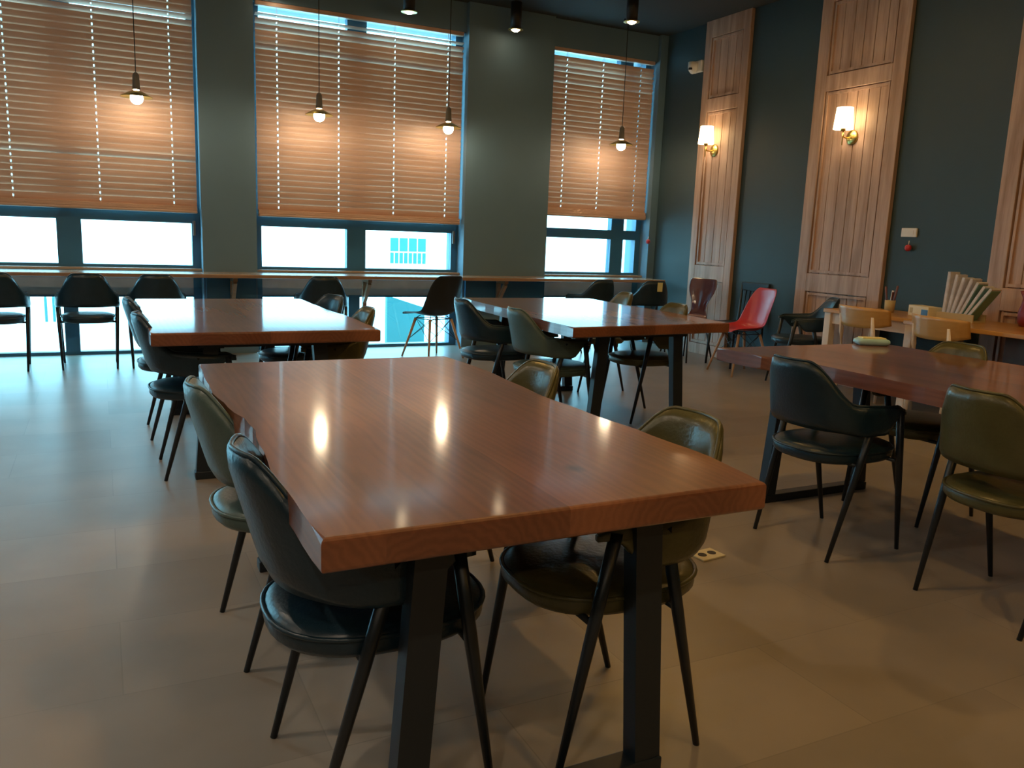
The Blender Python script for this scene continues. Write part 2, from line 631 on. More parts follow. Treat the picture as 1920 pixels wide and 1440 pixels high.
# ------------------------------------------------------------------ venetian blinds
def blind(x0, x1, zbot, cords, label, open_rows=()):
    root = thing('venetian_blind', label, 'blind', (0, 0, 0), group='wooden venetian blinds in the windows')
    yb = 8.50
    ztop = 3.29
    new_obj('head_rail', bx(x0, x1, yb - .03, yb + .03, ztop, ztop + .04, 0.004), MAT['rail'], root)
    pitch = 0.0575
    bm = bmesh.new()
    nsl = int((ztop - 0.05 - (zbot + 0.075)) / pitch)
    holes = [c for c in cords]
    z = ztop - 0.075
    rows = []
    for i in range(nsl + 1):
        zc = ztop - 0.075 - i * pitch
        if zc < zbot + 0.085:
            break
        a = math.radians(75 if i not in open_rows else open_rows[i]) + random.uniform(-.02, .02)
        rows.append((zc, a))
    # slats hang on the room side edge down
    hw = 0.0325
    th = 0.0028
    for zc, a in rows:
        d = Vector((0, -math.cos(a), math.sin(a)))     # across the slat, room edge high
        nrm = Vector((0, math.sin(a), math.cos(a)))
        xs = [x0]
        for c in holes:
            xs += [c - .0055, c + .0055]
        xs.append(x1)
        bands = [(-1, -0.30), (-0.30, 0.34), (0.34, 1)]
        for bi, (b0, b1) in enumerate(bands):
            segs = [(x0, x1)] if bi != 1 else [(xs[k], xs[k + 1]) for k in range(0, len(xs), 2)]
            for sa, sb in segs:
                vs = []
                for xx in (sa, sb):
                    for bb in (b0, b1):
                        curve = 0.004 * (1 - bb * bb)
                        for tt in (-th / 2, th / 2):
                            vs.append(bm.verts.new(Vector((xx, yb, zc)) + d * (bb * hw) + nrm * (tt - curve)))
                for f in ((0, 1, 3, 2), (4, 6, 7, 5), (0, 4, 5, 1), (2, 3, 7, 6), (0, 2, 6, 4), (1, 5, 7, 3)):
                    bm.faces.new([vs[k] for k in f])
    new_obj('slats', bm, MAT['slat'], root)
    bm = bmesh.new()
    box(bm, x0, x1, yb - .046, yb + .034, zbot, zbot + .030, 0.010)
    low = rows[-1][0] - hw * math.sin(rows[-1][1])
    nst = max(2, int((low + .010 - zbot - .030) / .009))
    for k in range(nst):
        box(bm, x0 + .002, x1 - .002, yb - .044 + k * .0028, yb + .030, zbot + .0295 + k * .009, zbot + .0392 + k * .009, 0.002, 1)
    new_obj('bottom_rail', bm, MAT['rail'], root)
    for c in cords:
        new_obj('lift_cord', tube(bmesh.new(), [(c, yb, zbot + .01), (c, yb, ztop)], 0.0018, 6), MAT['cord'], root)
    for c in cords:
        bm = bmesh.new()
        for yy in (-.031, .031):
            tube(bm, [(c + .004, yb + yy * .6, zbot + .02), (c + .004, yb + yy * .6, ztop)], 0.0011, 5)
        new_obj('ladder_tape', bm, MAT['cord'], root)
    return root


blind(-1.29, 0.84, 1.338, (-1.12, -0.66, 0.02, 0.64), 'brown wooden blind at the far left end of the window wall', {2: 30, 3: 48, 24: 58})
blind(1.40, 3.53, 1.338, (1.60, 2.20, 2.78, 3.36), 'brown wooden blind between the two grey pillars, with cyan light along its top', {0: 12, 1: 40, 2: 52, 5: 50})
blind(4.60, 5.98, 1.490, (4.80, 5.28, 5.80), 'narrow brown wooden blind nearest the room corner', {1: 50, 2: 52, 4: 56})

# ------------------------------------------------------------------ slab tables
ELEG = 0.17


def slab_table(label, corners, wav_l, wav_r, seed, loc, rz=0.0, wood_='slab', leg_half=(0.265, 0.315), y_in=0.17, shift=0.0):
    """corners: local near-left, near-right, far-right, far-left; live edges along the two long sides."""
    rnd = random.Random(seed)
    root = thing('slab_table', label, 'table', loc, rz, 'live edge slab tables on black steel legs')
    nl, nr_, fr, fl = [Vector(c) for c in corners]
    N = 26

    def wave(t, tab):
        s = 0.0
        for k in range(len(tab) - 1):
            if tab[k][0] <= t <= tab[k + 1][0]:
                u = (t - tab[k][0]) / (tab[k + 1][0] - tab[k][0])
                u = u * u * (3 - 2 * u)
                s = tab[k][1] * (1 - u) + tab[k + 1][1] * u
        return s + 0.003 * math.sin(17 * t + seed) + 0.002 * math.sin(41 * t + 2 * seed)
    poly = []
    for k in range(N + 1):
        t = k / N
        e = min(1, 8 * t, 8 * (1 - t))
        p = nr_.lerp(fr, t)
        poly.append((p.x + e * wave(t, wav_r), p.y))
    for k in range(N + 1):
        t = k / N
        e = min(1, 8 * t, 8 * (1 - t))
        p = fl.lerp(nl, t)
        poly.append((p.x + e * wave(1 - t, wav_l), p.y))
    top = new_obj('tabletop', prism(bmesh.new(), poly, 0.688, 0.75, 0.009, 3), MAT[wood_], root)
    cx0 = (nl.x + nr_.x) / 2 + shift
    cx1 = (fl.x + fr.x) / 2 + shift
    y0 = (nl.y + nr_.y) / 2 + y_in
    y1 = (fl.y + fr.y) / 2 - y_in
    for cx, y in ((cx0, y0), (cx1, y1)):
        for s in (-1, 1):
            bm = bmesh.new()
            rbar(bm, (cx + s * leg_half[1], y, 0.04), (cx + s * leg_half[0], y, 0.66), 0.07, 0.05)
            new_obj('leg', bm, MAT['steel'], root)
        new_obj('base_bar', bx(cx - leg_half[1] - .04, cx + leg_half[1] + .04, y - .03, y + .03, 0, 0.04, 0.004), MAT['steel'], root)
        new_obj('top_plate', bx(cx - leg_half[0] - .06, cx + leg_half[0] + .06, y - .04, y + .04, 0.66, 0.688), MAT['steel'], root)
    return root


FLAT = [(0, 0), (1, 0)]
slab_table('nearest reddish brown slab table filling the middle of the photo',
           [(-.478, -.93), (.478, -.93), (.475, .93), (-.480, .93)],
           [(0, 0), (.2, .0), (.33, .008), (.47, .026), (.58, .0), (.72, -.018), (1, 0)],
           [(0, 0), (.1, .022), (.25, .016), (.36, -.004), (.5, -.012), (.68, .004), (.85, .014), (1, 0)], 1, (0.778, 2.20, 0), 0.0, 'slab_knot', (0.255, 0.298), 0.17, 0.03)
slab_table('slab table next to the windows at the left, behind the nearest table',
           [(-.54, -.93), (.54, -.93), (.53, .93), (-.54, .93)],
           [(0, 0), (.5, .01), (1, 0)], [(0, 0), (.3, .01), (.7, -.01), (1, 0)], 2, (0.724, 4.97, 0))
slab_table('slab table in the middle distance reflecting the bright corner window',
           [(-.605, -1.02), (.60, -.87), (.60, 1.0), (-.53, 1.02)],
           [(0, 0), (.25, -.025), (.5, .015), (.75, .0), (1, 0)], [(0, 0), (.4, .02), (.7, -.012), (1, 0)], 3, (3.03, 4.98, 0), -0.05)
slab_table('slab table at the right edge of the photo with a wet wipes pack on it',
           [(-.42, -.95), (.54, -.95), (.56, .93), (-.53, .95)],
           [(0, 0), (.4, .0), (.6, .03), (.75, .06), (.85, -.005), (1, 0)], [(0, 0), (.5, .01), (1, 0)], 4, (3.20, 2.16, 0))


# ------------------------------------------------------------------ upholstered dining chairs
def back_curve(u):
    """u in [-1,1] along the horseshoe: returns plan point and arc parameter in degrees-like a in [0,1]."""
    x0, a, b, arm = -0.015, 0.215, 0.235, 0.150
    L1 = 1.50 * 0.225                       # half of the curved part, approximate length
    Lt = L1 + arm
    s = abs(u) * Lt
    sg = 1 if u >= 0 else -1
    if s <= L1:
        th = (s / L1) * PI / 2
        p = Vector((x0 - a * math.cos(th) ** 0.80, sg * b * math.sin(th) ** 0.80, 0))
    else:
        p = Vector((x0 + (s - L1), sg * (b - 0.012 * ((s - L1) / arm) ** 2), 0))
    return p


def make_chair(name, label, m, group):
    root = thing(name, label, 'chair', (0, 0, 0), 0, group)
    # seat cushion: rounded square, domed, with a piped edge
    bm = bmesh.new()
    n = 40
    ax, ay, ex = 0.242, 0.204, 2.5

    def outline(k, f=1.0):
        t = 2 * PI * k / n
        c, s = math.cos(t), math.sin(t)
        return (-.012 + f * ax * math.copysign(abs(c) ** (2 / ex), c), f * ay * math.copysign(abs(s) ** (2 / ex), s))
    prof = [(0.80, .390), (0.95, .393), (1.0, .406), (1.0, .430), (0.97, .444), (0.88, .453), (0.65, .458), (0.35, .460)]
    rings = [[bm.verts.new((*outline(k, f), z)) for k in range(n)] for f, z in prof]
    for i in range(len(rings) - 1):
        for k in range(n):
            bm.faces.new((rings[i][k], rings[i][(k + 1) % n], rings[i + 1][(k + 1) % n], rings[i + 1][k]))
    bm.faces.new(rings[0][::-1])
    bm.faces.new(rings[-1])
    seat = new_obj('seat', bm, m, root, True)
    new_obj('piping', loop_tube(bmesh.new(), [(*outline(k, 1.005), .437) for k in range(n)], 0.0055, 8), m, seat, True)
    # wrap-round backrest
    nu, nv = 45, 9
    grid = []
    top_line = []

    def prof_z(u):
        au = abs(u)
        top = 0.802 - 0.165 * sstep(0.13, 0.50, au) - 0.012 * sstep(0.45, 0.85, au)
        top -= 0.020 * sstep(0.90, 1.0, au)
        bot = 0.530 - 0.012 * sstep(0.3, 0.6, au) + 0.072 * sstep(0.74, 0.92, au)
        return bot, top

    def pt(u, v):
        p = back_curve(u)
        bot, top = prof_z(u)
        z = bot + (top - bot) * v
        lean = 0.085 * (z - 0.50) / 0.30
        dirx = max(0.0, 1 - abs(u) / 0.75)
        p = Vector((p.x - lean * dirx, p.y * (1 - 0.12 * (z - 0.5) / 0.3 * (1 - dirx)), z))
        return p
    for i in range(nv):
        v = i / (nv - 1)
        row = []
        for j in range(nu):
            u = -1 + 2 * j / (nu - 1)
            e = 1e-3
            du = pt(min(1, u + e), v) - pt(max(-1, u - e), v)
            dv = pt(u, min(1, v + e)) - pt(u, max(0, v - e))
            nn = du.cross(dv).normalized()
            row.append((pt(u, v), nn))
        grid.append(row)
    # padded thickness: full in the middle, thin at the rim
    bm = bmesh.new()
    def ring_off(i, j):
        v = i / (nv - 1)
        u = j / (nu - 1)
        f = min(1, (0.30 + 5.0 * min(v, 1 - v))) * min(1, 0.35 + 9 * min(u, 1 - u))
        return 0.0175 * math.sqrt(max(0.05, f))
    F = [[bm.verts.new(p + nn * ring_off(i, j)) for j, (p, nn) in enumerate(row)] for i, row in enumerate(grid)]
    B = [[bm.verts.new(p - nn * ring_off(i, j)) for j, (p, nn) in enumerate(row)] for i, row in enumerate(grid)]
    for i in range(nv - 1):
        for j in range(nu - 1):
            bm.faces.new((F[i][j], F[i][j + 1], F[i + 1][j + 1], F[i + 1][j]))
            bm.faces.new((B[i][j], B[i + 1][j], B[i + 1][j + 1], B[i][j + 1]))
    rim = [(0, j) for j in range(nu)] + [(i, nu - 1) for i in range(1, nv)] + [(nv - 1, j) for j in range(nu - 2, -1, -1)] + [(i, 0) for i in range(nv - 2, 0, -1)]
    for k in range(len(rim)):
        a, b = rim[k], rim[(k + 1) % len(rim)]
        bm.faces.new((F[a[0]][a[1]], B[a[0]][a[1]], B[b[0]][b[1]], F[b[0]][b[1]]))
    back = new_obj('backrest', bm, m, root, True)
    pl = [pt(-1 + 2 * j / 60, 1.0) + Vector((0, 0, 0.004)) for j in range(61)]
    new_obj('piping', tube(bmesh.new(), pl, 0.0055, 8), m, back, True)
    # four tapered legs meeting the arms of the backrest
    for s in (-1, 1):
        for fx, tx in ((-0.205, -0.040), (0.205, 0.095)):
            bm = bmesh.new()
            tube(bm, [(fx, s * .205, 0), (fx + (tx - fx) * .65, s * (.205 + .024 * .65), .396), (tx, s * .229, .610)], [0.0085, 0.015, 0.0155], 12)
            new_obj('leg', bm, MAT['leg'], root, True)
    bm = bmesh.new()
    for xx in (-.098, .1335):
        tube(bm, [(xx, -.218, .393), (xx, .218, .393)], 0.0085, 8)
    tube(bm, [(-.098, 0, .393), (.1335, 0, .393)], 0.0085, 8)
    new_obj('seat_frame', bm, MAT['leg'], root, True)
    return root


GT = 'upholstered dining chairs around the slab tables'
GC = 'black chairs pulled up to the window counter'
first = {}


def chair(x, y, deg, kind, label, group=GT):
    rz = math.radians(deg)
    if kind not in first:
        first[kind] = make_chair('dining_chair', label, MAT[kind], group)
        first[kind].location = (x, y, 0)
        first[kind].rotation_euler = (0, 0, rz)
        return first[kind]
    return dup(first[kind], (x, y, 0), rz, label, group)


chair(0.535, 1.700, 0, 'black', 'black leather chair at the near left corner of the nearest table')
chair(0.515, 2.460, 2, 'grey', 'olive leather chair tinted grey-green, second on the left side of the nearest table')
chair(1.090, 1.670, 180, 'olive', 'olive leather chair under the near right corner of the nearest table')
chair(1.100, 2.530, 178, 'olive', 'olive chair showing only its rounded back top over the right edge of the nearest table')
chair(2.770, 2.435, 0, 'black', 'black leather chair on the left side of the right-hand slab table')
chair(2.870, 1.690, -3, 'olive', 'dark olive chair at the right edge of the photo, its back turned to the camera')
chair(3.500, 2.600, 182, 'olive', 'olive chair on the far side of the right-hand table, only its back rim showing')
chair(2.500, 5.250, 0, 'black', 'black chair on the left of the middle-distance table, behind a grey-green chair')
chair(2.580, 4.560, -2, 'grey', 'grey-green chair on the left of the middle-distance table')
chair(3.700, 5.880, 172, 'olive', 'olive chair at the far right side of the middle-distance table')
chair(3.430, 4.790, 180, 'olive', 'olive chair at the near right side of the middle-distance table')
chair(0.440, 4.420, 0, 'black', 'black chair at the near left end of the table by the left windows')
chair(0.420, 5.270, 0, 'black', 'black chair at the far left end of the table by the left windows')
chair(1.080, 4.620, 178, 'olive', 'olive chair with rounded back at the right end of the table by the left windows')
chair(1.120, 5.420, 196, 'black', 'black chair turned slightly at the far right of the table by the left windows')
chair(5.600, 5.450, 150, 'black', 'black upholstered chair beside the white-legged table, in front of the wide wood panel')
chair(-0.790, 7.900, 92, 'black', 'black counter chair cut by the left edge of the photo', GC)
chair(-0.120, 7.900, 90, 'black', 'black counter chair under the right-hand pane of the left window', GC)
chair(0.420, 7.880, 88, 'black', 'black counter chair just left of the first grey pillar', GC)
chair(1.870, 7.880, 84, 'black', 'black counter chair below the middle of the second window', GC)
chair(4.880, 7.900, 94, 'black', 'black counter chair below the wide pane of the corner window', GC)
tagged = chair(5.560, 7.800, 80, 'black', 'black counter chair with a yellow tag, at the corner end of the counter', GC)
pt_ = new_obj('paper_tag', bx(-.03, .03, -.003, .003, -.05, .05), MAT['yellow'], None, False, (5.535, 7.476, 0.745), -0.17)
tag(pt_, 'small yellow paper tag hanging on the back of the corner counter chair', 'tag')


# ------------------------------------------------------------------ moulded shell chairs with dowel legs
def shell_chair(name, label, m, loc, deg, group):
    root = thing(name, label, 'chair', loc, math.radians(deg), group)
    prof = [(0.225, .425), (0.215, .443), (0.17, .447), (0.08, .436), (0.0, .426), (-.08, .423), (-.14, .435), (-.185, .468), (-.212, .53), (-.235, .62), (-.258, .72), (-.274, .80), (-.280, .835)]
    wid = [.205, .215, .225, .232, .234, .234, .232, .228, .222, .214, .204, .180, .140]
    curl = [.0, .0, .012, .030, .045, .055, .065, .075, .075, .062, .045, .022, .005]
    nc = 15
    pts = []
    for (x, z), w, c in zip(prof, wid, curl):
        row = []
        for j in range(nc):
            t = -1 + 2 * j / (nc - 1)
            k = abs(t) ** 2.6
            row.append((x, z, w, c, t, k))
        pts.append(row)
    P = []
    for i, row in enumerate(pts):
        a, b = prof[max(0, i - 1)], prof[min(len(prof) - 1, i + 1)]
        tx, tz = b[0] - a[0], b[1] - a[1]
        L = math.hypot(tx, tz)
        nx, nz = tz / L, -tx / L
        P.append([Vector((x + nx * c * k, w * t, z + nz * c * k)) for x, z, w, c, t, k in row])
    grid = []
    for i in range(len(P)):
        gr = []
        for j in range(nc):
            du = P[i][min(nc - 1, j + 1)] - P[i][max(0, j - 1)]
            dv = P[min(len(P) - 1, i + 1)][j] - P[max(0, i - 1)][j]
            gr.append((P[i][j], du.cross(dv).normalized()))
        grid.append(gr)
    subsurf(new_obj('shell', solid_sheet(bmesh.new(), grid, 0.007), m, root, True), 1)
    tops = {}
    for sx in (1, -1):
        for sy in (1, -1):
            a, b = Vector((sx * .215 - .02, sy * .225, 0)), Vector((sx * .115 - .02, sy * .135, .395))
            tops[sx, sy] = (a, b)
            new_obj('leg', tube(bmesh.new(), [a, a.lerp(b, .5), b], [0.0095, 0.0125, 0.0145], 12), MAT['beech'], root, True)
    bm = bmesh.new()
    for s in (1, -1):
        tube(bm, [tops[1, s][0].lerp(tops[1, s][1], .45), tops[-1, s][1]], 0.003, 6)
        tube(bm, [tops[-1, s][0].lerp(tops[-1, s][1], .45), tops[1, s][1]], 0.003, 6)
        tube(bm, [tops[s, 1][0].lerp(tops[s, 1][1], .45), tops[s, -1][1]], 0.003, 6)
        tube(bm, [tops[s, -1][0].lerp(tops[s, -1][1], .45), tops[s, 1][1]], 0.003, 6)
        tube(bm, [tops[s, 1][1], tops[s, -1][1]], 0.005, 6)
        tube(bm, [tops[1, s][1], tops[-1, s][1]], 0.005, 6)
        tube(bm, [tops[1, s][1], (0.06, s * .10, .425)], 0.005, 6)
        tube(bm, [tops[-1, s][1], (-.10, s * .10, .425)], 0.005, 6)
    new_obj('wire_brace', bm, MAT['leg'], root, True)
    return root


shell_chair('shell_chair', 'black moulded shell chair with wooden dowel legs at the counter by the second pillar', MAT['blackplastic'], (2.97, 7.78, 0), 108, 'moulded shell chairs with dowel legs')
shell_chair('shell_chair', 'red moulded shell chair with wooden dowel legs by the right wall', MAT['red'], (5.55, 6.16, 0), 171, 'moulded shell chairs with dowel legs')


# ------------------------------------------------------------------ glossy mahogany chair and slatted chair by the right wall
def waisted_chair():
    root = thing('waisted_chair', 'glossy dark mahogany chair with a waisted back in front of the narrow wood panel', 'chair', (5.58, 7.03, 0), math.radians(190))
    prof = [(.20, .425), (.19, .44), (.10, .446), (0, .44), (-.10, .44), (-.155, .46), (-.185, .51), (-.200, .57), (-.212, .64), (-.226, .72), (-.240, .80), (-.250, .855), (-.254, .87)]
    wid = [.185, .20, .205, .205, .19, .15, .105, .095, .125, .180, .195, .185, .165]
    nc = 9
    P = [[Vector((x - 0.02 * (abs(-1 + 2 * j / (nc - 1)) ** 2) * (-1 if z > .55 else 0), w * (-1 + 2 * j / (nc - 1)), z)) for j in range(nc)] for (x, z), w in zip(prof, wid)]
    grid = []
    for i in range(len(P)):
        gr = []
        for j in range(nc):
            du = P[i][min(nc - 1, j + 1)] - P[i][max(0, j - 1)]
            dv = P[min(len(P) - 1, i + 1)][j] - P[max(0, i - 1)][j]
            gr.append((P[i][j], du.cross(dv).normalized()))
        grid.append(gr)
    subsurf(new_obj('shell', solid_sheet(bmesh.new(), grid, 0.010), MAT['mahogany'], root, True), 1)
    for sx in (1, -1):
        for sy in (1, -1):
            new_obj('leg', tube(bmesh.new(), [(sx * .20 - .02, sy * .20, 0), (sx * .13 - .02, sy * .12, .43)], [.009, .010], 10), MAT['leg'], root, True)
    return root


waisted_chair()


def slatted_chair():
    root = thing('slatted_chair', 'dark chair with vertical back slats behind the red shell chair', 'chair', (5.86, 6.57, 0), math.radians(180))
    new_obj('seat', bx(-.20, .21, -.205, .205, .425, .455, 0.012), MAT['blackplastic'], root)
    for s in (-1, 1):
        new_obj('leg', tube(bmesh.new(), [(.20, s * .19, 0), (.18, s * .18, .43)], [.011, .016], 10), MAT['leg'], root, True)
        new_obj('leg', tube(bmesh.new(), [(-.20, s * .19, 0), (-.185, s * .185, .43), (-.215, s * .19, .83)], [.011, .015, .012], 10), MAT['leg'], root, True)
    bm = bmesh.new()
    box(bm, -.232, -.205, -.205, .205, .77, .86, 0.010)
    new_obj('top_rail', bm, MAT['blackplastic'], root)
    for k in range(6):
        y = -.14 + k * .056
        new_obj('slat', rbar(bmesh.new(), (-.188, y, .45), (-.216, y, .78), 0.010, 0.026, (1, 0, 0)), MAT['blackplastic'], root)
    return root


slatted_chair()

# ------------------------------------------------------------------ white-legged tables and bentwood chairs
t = thing('cafe_table', 'small table with honey wood top and pale legs against the right wall', 'table', (5.74, 4.60, 0))
new_obj('tabletop', bx(-.32, .31, -.43, .43, .715, .745, 0.004), MAT['honey'], t)
bm = bmesh.new()
for s in (-1, 1):
    box(bm, -.27, .26, s * .395 - .012, s * .395 + .012, .625, .715)
    box(bm, s * .27 - .012, s * .27 + .012, -.38, .38, .625, .715)
new_obj('apron', bm, MAT['palewood'], t)
for sx in (-1, 1):
    for sy in (-1, 1):
        new_obj('leg', bx(sx * .275 - .032, sx * .275 + .032, sy * .393 - .032, sy * .393 + .032, 0, .715, 0.003), MAT['palewood'], t)

t = thing('pedestal_desk', 'dark-bodied desk with a honey wood top at the right edge of the photo', 'desk', (5.68, 3.30, 0))
new_obj('worktop', bx(-.40, .37, -.70, .84, .715, .745, 0.004), MAT['honey'], t)
new_obj('body', bx(-.30, .36, -.66, .12, 0, .715), MAT['darkwood'], t)
new_obj('desk_mat', bx(-.32, .36, -.60, -.10, .745, .757, 0.002), MAT['cream'], t)


def bentwood_chair(label, loc, deg, src=None):
    if src:
        return dup(src, loc, math.radians(deg), label)
    root = thing('bentwood_chair', label, 'chair', loc, math.radians(deg), 'honey bentwood chairs at the small table')
    bm = bmesh.new()
    # seat: slightly dished ply
    n = 28
    rings = []
    for f, z in ((.9, .428), (1.0, .434), (1.0, .446), (.96, .452), (.5, .446)):
        ring = []
        for k in range(n):
            a = 2 * PI * k / n
            c, s = math.cos(a), math.sin(a)
            ring.append(bm.verts.new((f * .205 * math.copysign(abs(c) ** .7, c), f * .20 * math.copysign(abs(s) ** .7, s), z)))
        rings.append(ring)
    for i in range(len(rings) - 1):
        for k in range(n):
            bm.faces.new((rings[i][k], rings[i][(k + 1) % n], rings[i + 1][(k + 1) % n], rings[i + 1][k]))
    bm.faces.new(rings[0][::-1])
    bm.faces.new(rings[-1])
    new_obj('seat', bm, MAT['honey'], root, True)
    # curved back board, lower edge bowed
    grid = []
    nu, nv = 25, 7
    for i in range(nv):
        row = []
        for j in range(nu):
            u = -1 + 2 * j / (nu - 1)
            th = u * 1.12
            x = -.03 - .235 * math.cos(th) ** .9
            y = .295 * math.sin(th)
            bot = .655 + .035 * abs(u) ** 2.5
            top = .815 - .012 * abs(u) ** 3
            z = bot + (top - bot) * i / (nv - 1)
            row.append((Vector((x - .03 * (z - .65) / .15, y, z)), Vector((math.cos(th), -math.sin(th), 0))))
        grid.append(row)
    new_obj('backrest', solid_sheet(bmesh.new(), grid, 0.014), MAT['honey'], root, True)
    for s in (-1, 1):
        bm = bmesh.new()
        tube(bm, [(-.235, s * .185, 0), (-.205, s * .172, .43), (-.225, s * .172, .60), (-.244, s * .172, .745)], [.014, .019, .017, .012], 12)
        new_obj('rear_leg', bm, MAT['palewood'], root, True)
        new_obj('front_leg', tube(bmesh.new(), [(.205, s * .19, 0), (.165, s * .165, .435)], [.012, .019], 12), MAT['palewood'], root, True)
    bm = bmesh.new()
    for s in (-1, 1):
        tube(bm, [(-.205, s * .172, .405), (.165, s * .165, .405)], .012, 8)
    tube(bm, [(.165, -.165, .405), (.165, .165, .405)], .012, 8)
    tube(bm, [(-.205, -.17, .405), (-.205, .17, .405)], .012, 8)
    new_obj('seat_rail', bm, MAT['palewood'], root, True)
    return root


bc = bentwood_chair('honey bentwood chair in front of the pale-legged table, nearer the wide wood panel', (5.43, 4.45, 0), -8)
bentwood_chair('honey bentwood chair in front of the fanned newspapers', (5.33, 3.71, 0), -14, bc)


# ------------------------------------------------------------------ wood panels and sconces on the right wall
def wood_panel(label, y0, y1):
    root = thing('wood_panel', label, 'panel', (0, 0, 0), group='tall washed oak panels on the right wall')
    d0, d1 = XR - .045, XR
    st = 0.13 if y1 - y0 > .8 else 0.105
    new_obj('stile', bx(d0, d1, y0, y0 + st, 0, ZC, 0.003, 1), MAT['oak'], root)
    new_obj('stile', bx(d0, d1, y1 - st, y1, 0, ZC, 0.003, 1), MAT['oak'], root)
    for z0, z1 in ((0, .12), (.83, 1.0), (2.66, 2.80), (3.44, ZC)):
        new_obj('cross_rail', bx(d0, d1, y0 + st, y1 - st, z0, z1, 0.003, 1), MAT['oak'], root)
    for z0, z1 in ((.12, .83), (1.0, 2.66), (2.80, 3.44)):
        # raised moulding round each recess
        bm = bmesh.new()
        mw = 0.034
        xx0, xx1 = XR - .036, XR - .012
        box(bm, xx0, xx1, y0 + st + .014, y0 + st + mw, z0 + .004, z1 - .004)
        box(bm, xx0, xx1, y1 - st - mw, y1 - st - .014, z0 + .004, z1 - .004)
        box(bm, xx0, xx1, y0 + st + mw, y1 - st - mw, z0 + .010, z0 + mw)
        box(bm, xx0, xx1, y0 + st + mw, y1 - st - mw, z1 - mw, z1 - .010)
        new_obj('moulding', bm, MAT['oak'], root)
    w = y1 - y0 - 2 * st
    npl = max(4, round(w / .115))
    for z0, z1 in ((.12, .83), (1.0, 2.66), (2.80, 3.44)):
        bm = bmesh.new()
        for k in range(npl):
            a = y0 + st + w * k / npl
            box(bm, XR - .018, XR - .001, a + .0025, a + w / npl - .0025, z0, z1, 0.002, 1)
        new_obj('planks', bm, MAT['oak'], root)
    return root


wood_panel('narrow washed wood panel on the right wall, next to the corner', 6.95, 7.66)
wood_panel('wide washed wood panel on the right wall, between two dark green stretches', 5.02, 6.00)
wood_panel('washed wood panel at the right edge of the photo, behind the newspapers', 3.08, 4.06)


def sconce(label, y, z):
    root = thing('wall_sconce', label, 'wall lamp', (XR - .018, y, z), 0, 'lit shaded sconces on the wood panels')
    new_obj('back_plate', lathe(bmesh.new(), [(0.0, 0), (.062, 0), (.066, .004), (.060, .014), (.02, .020), (0, .020)], 24, cap=False), MAT['brass'], root, True)
    root.children[-1].rotation_euler = (0, -PI / 2, 0)
    bm = bmesh.new()
    tube(bm, [(-.015, 0, 0), (-.07, 0, -.012), (-.115, 0, -.004), (-.125, 0, .045)], .007, 10)
    tube(bm, [(-.125, 0, -.075), (-.125, 0, .05)], .005, 10)
    lathe(bm, [(.0, .045), (.022, .045), (.022, .085), (.014, .09), (0, .09)], 16, (-.125, 0, 0), False)
    new_obj('arm', bm, MAT['brass'], root, True)
    bm = bmesh.new()
    c = (-.125, 0, 0)
    lathe(bm, [(.086, .060), (.070, .245), (.068, .245), (.084, .060)], 32, c, False)
    lathe(bm, [(.084, .060), (.086, .060)], 32, c, False)
    new_obj('lamp_shade', bm, MAT['shade'], root, True)
    new_obj('bulb', lathe(bmesh.new(), [(0, .09), (.014, .095), (.026, .125), (.024, .15), (.012, .165), (0, .168)], 16, c, False), MAT['bulb'], root, True)
    return root


sconce('lit shaded sconce on the narrow wood panel near the corner', 7.40, 2.245)
sconce('lit shaded sconce on the wide wood panel', 5.52, 2.225)


# ------------------------------------------------------------------ pendant lamps and ceiling lamps
def pendant(label, x, y, z, src=None):
    if src:
        return dup(src, (x, y, z), 0, label)
    root = thing('pendant_lamp', label, 'pendant lamp', (x, y, z), 0, 'pendant lamps hanging over the window counter')
    new_obj('cord', tube(bmesh.new(), [(0, 0, .20), (0, 0, ZC - z)], .004, 8), MAT['lampblack'], root, True)
    new_obj('socket', lathe(bmesh.new(), [(0, .21), (.012, .21), (.026, .19), (.030, .10), (.034, .07), (0, .07)], 20, cap=False), MAT['socket'], root, True)
    new_obj('lamp_shade', lathe(bmesh.new(), [(.030, .062), (.070, .044), (.128, .012), (.130, .008), (.127, .006), (.070, .037), (.030, .055)], 32, cap=False), MAT['brass'], root, True)
    new_obj('bulb', lathe(bmesh.new(), [(0, -.052), (.022, -.048), (.042, -.032), (.052, -.008), (.052, .008), (.044, .032), (.028, .054), (.020, .070), (0, .071)], 24, cap=False), MAT['bulb'], root, True)
    new_obj('ceiling_cap', lathe(bmesh.new(), [(0, ZC - z - .03), (.04, ZC - z - .03), (.05, ZC - z - .001), (0, ZC - z - .001)], 20, cap=False), MAT['lampblack'], root, True)
    return root


pd = pendant('lit pendant lamp in front of the left blind', 0.335, 8.05, 2.283)
pendant('lit pendant lamp in front of the middle of the second blind', 1.90, 8.05, 2.283, pd)
pendant('lit pendant lamp at the right edge of the second blind', 3.205, 8.05, 2.283, pd)
pendant('lit pendant lamp in front of the narrow corner blind', 5.29, 8.05, 2.283, pd)


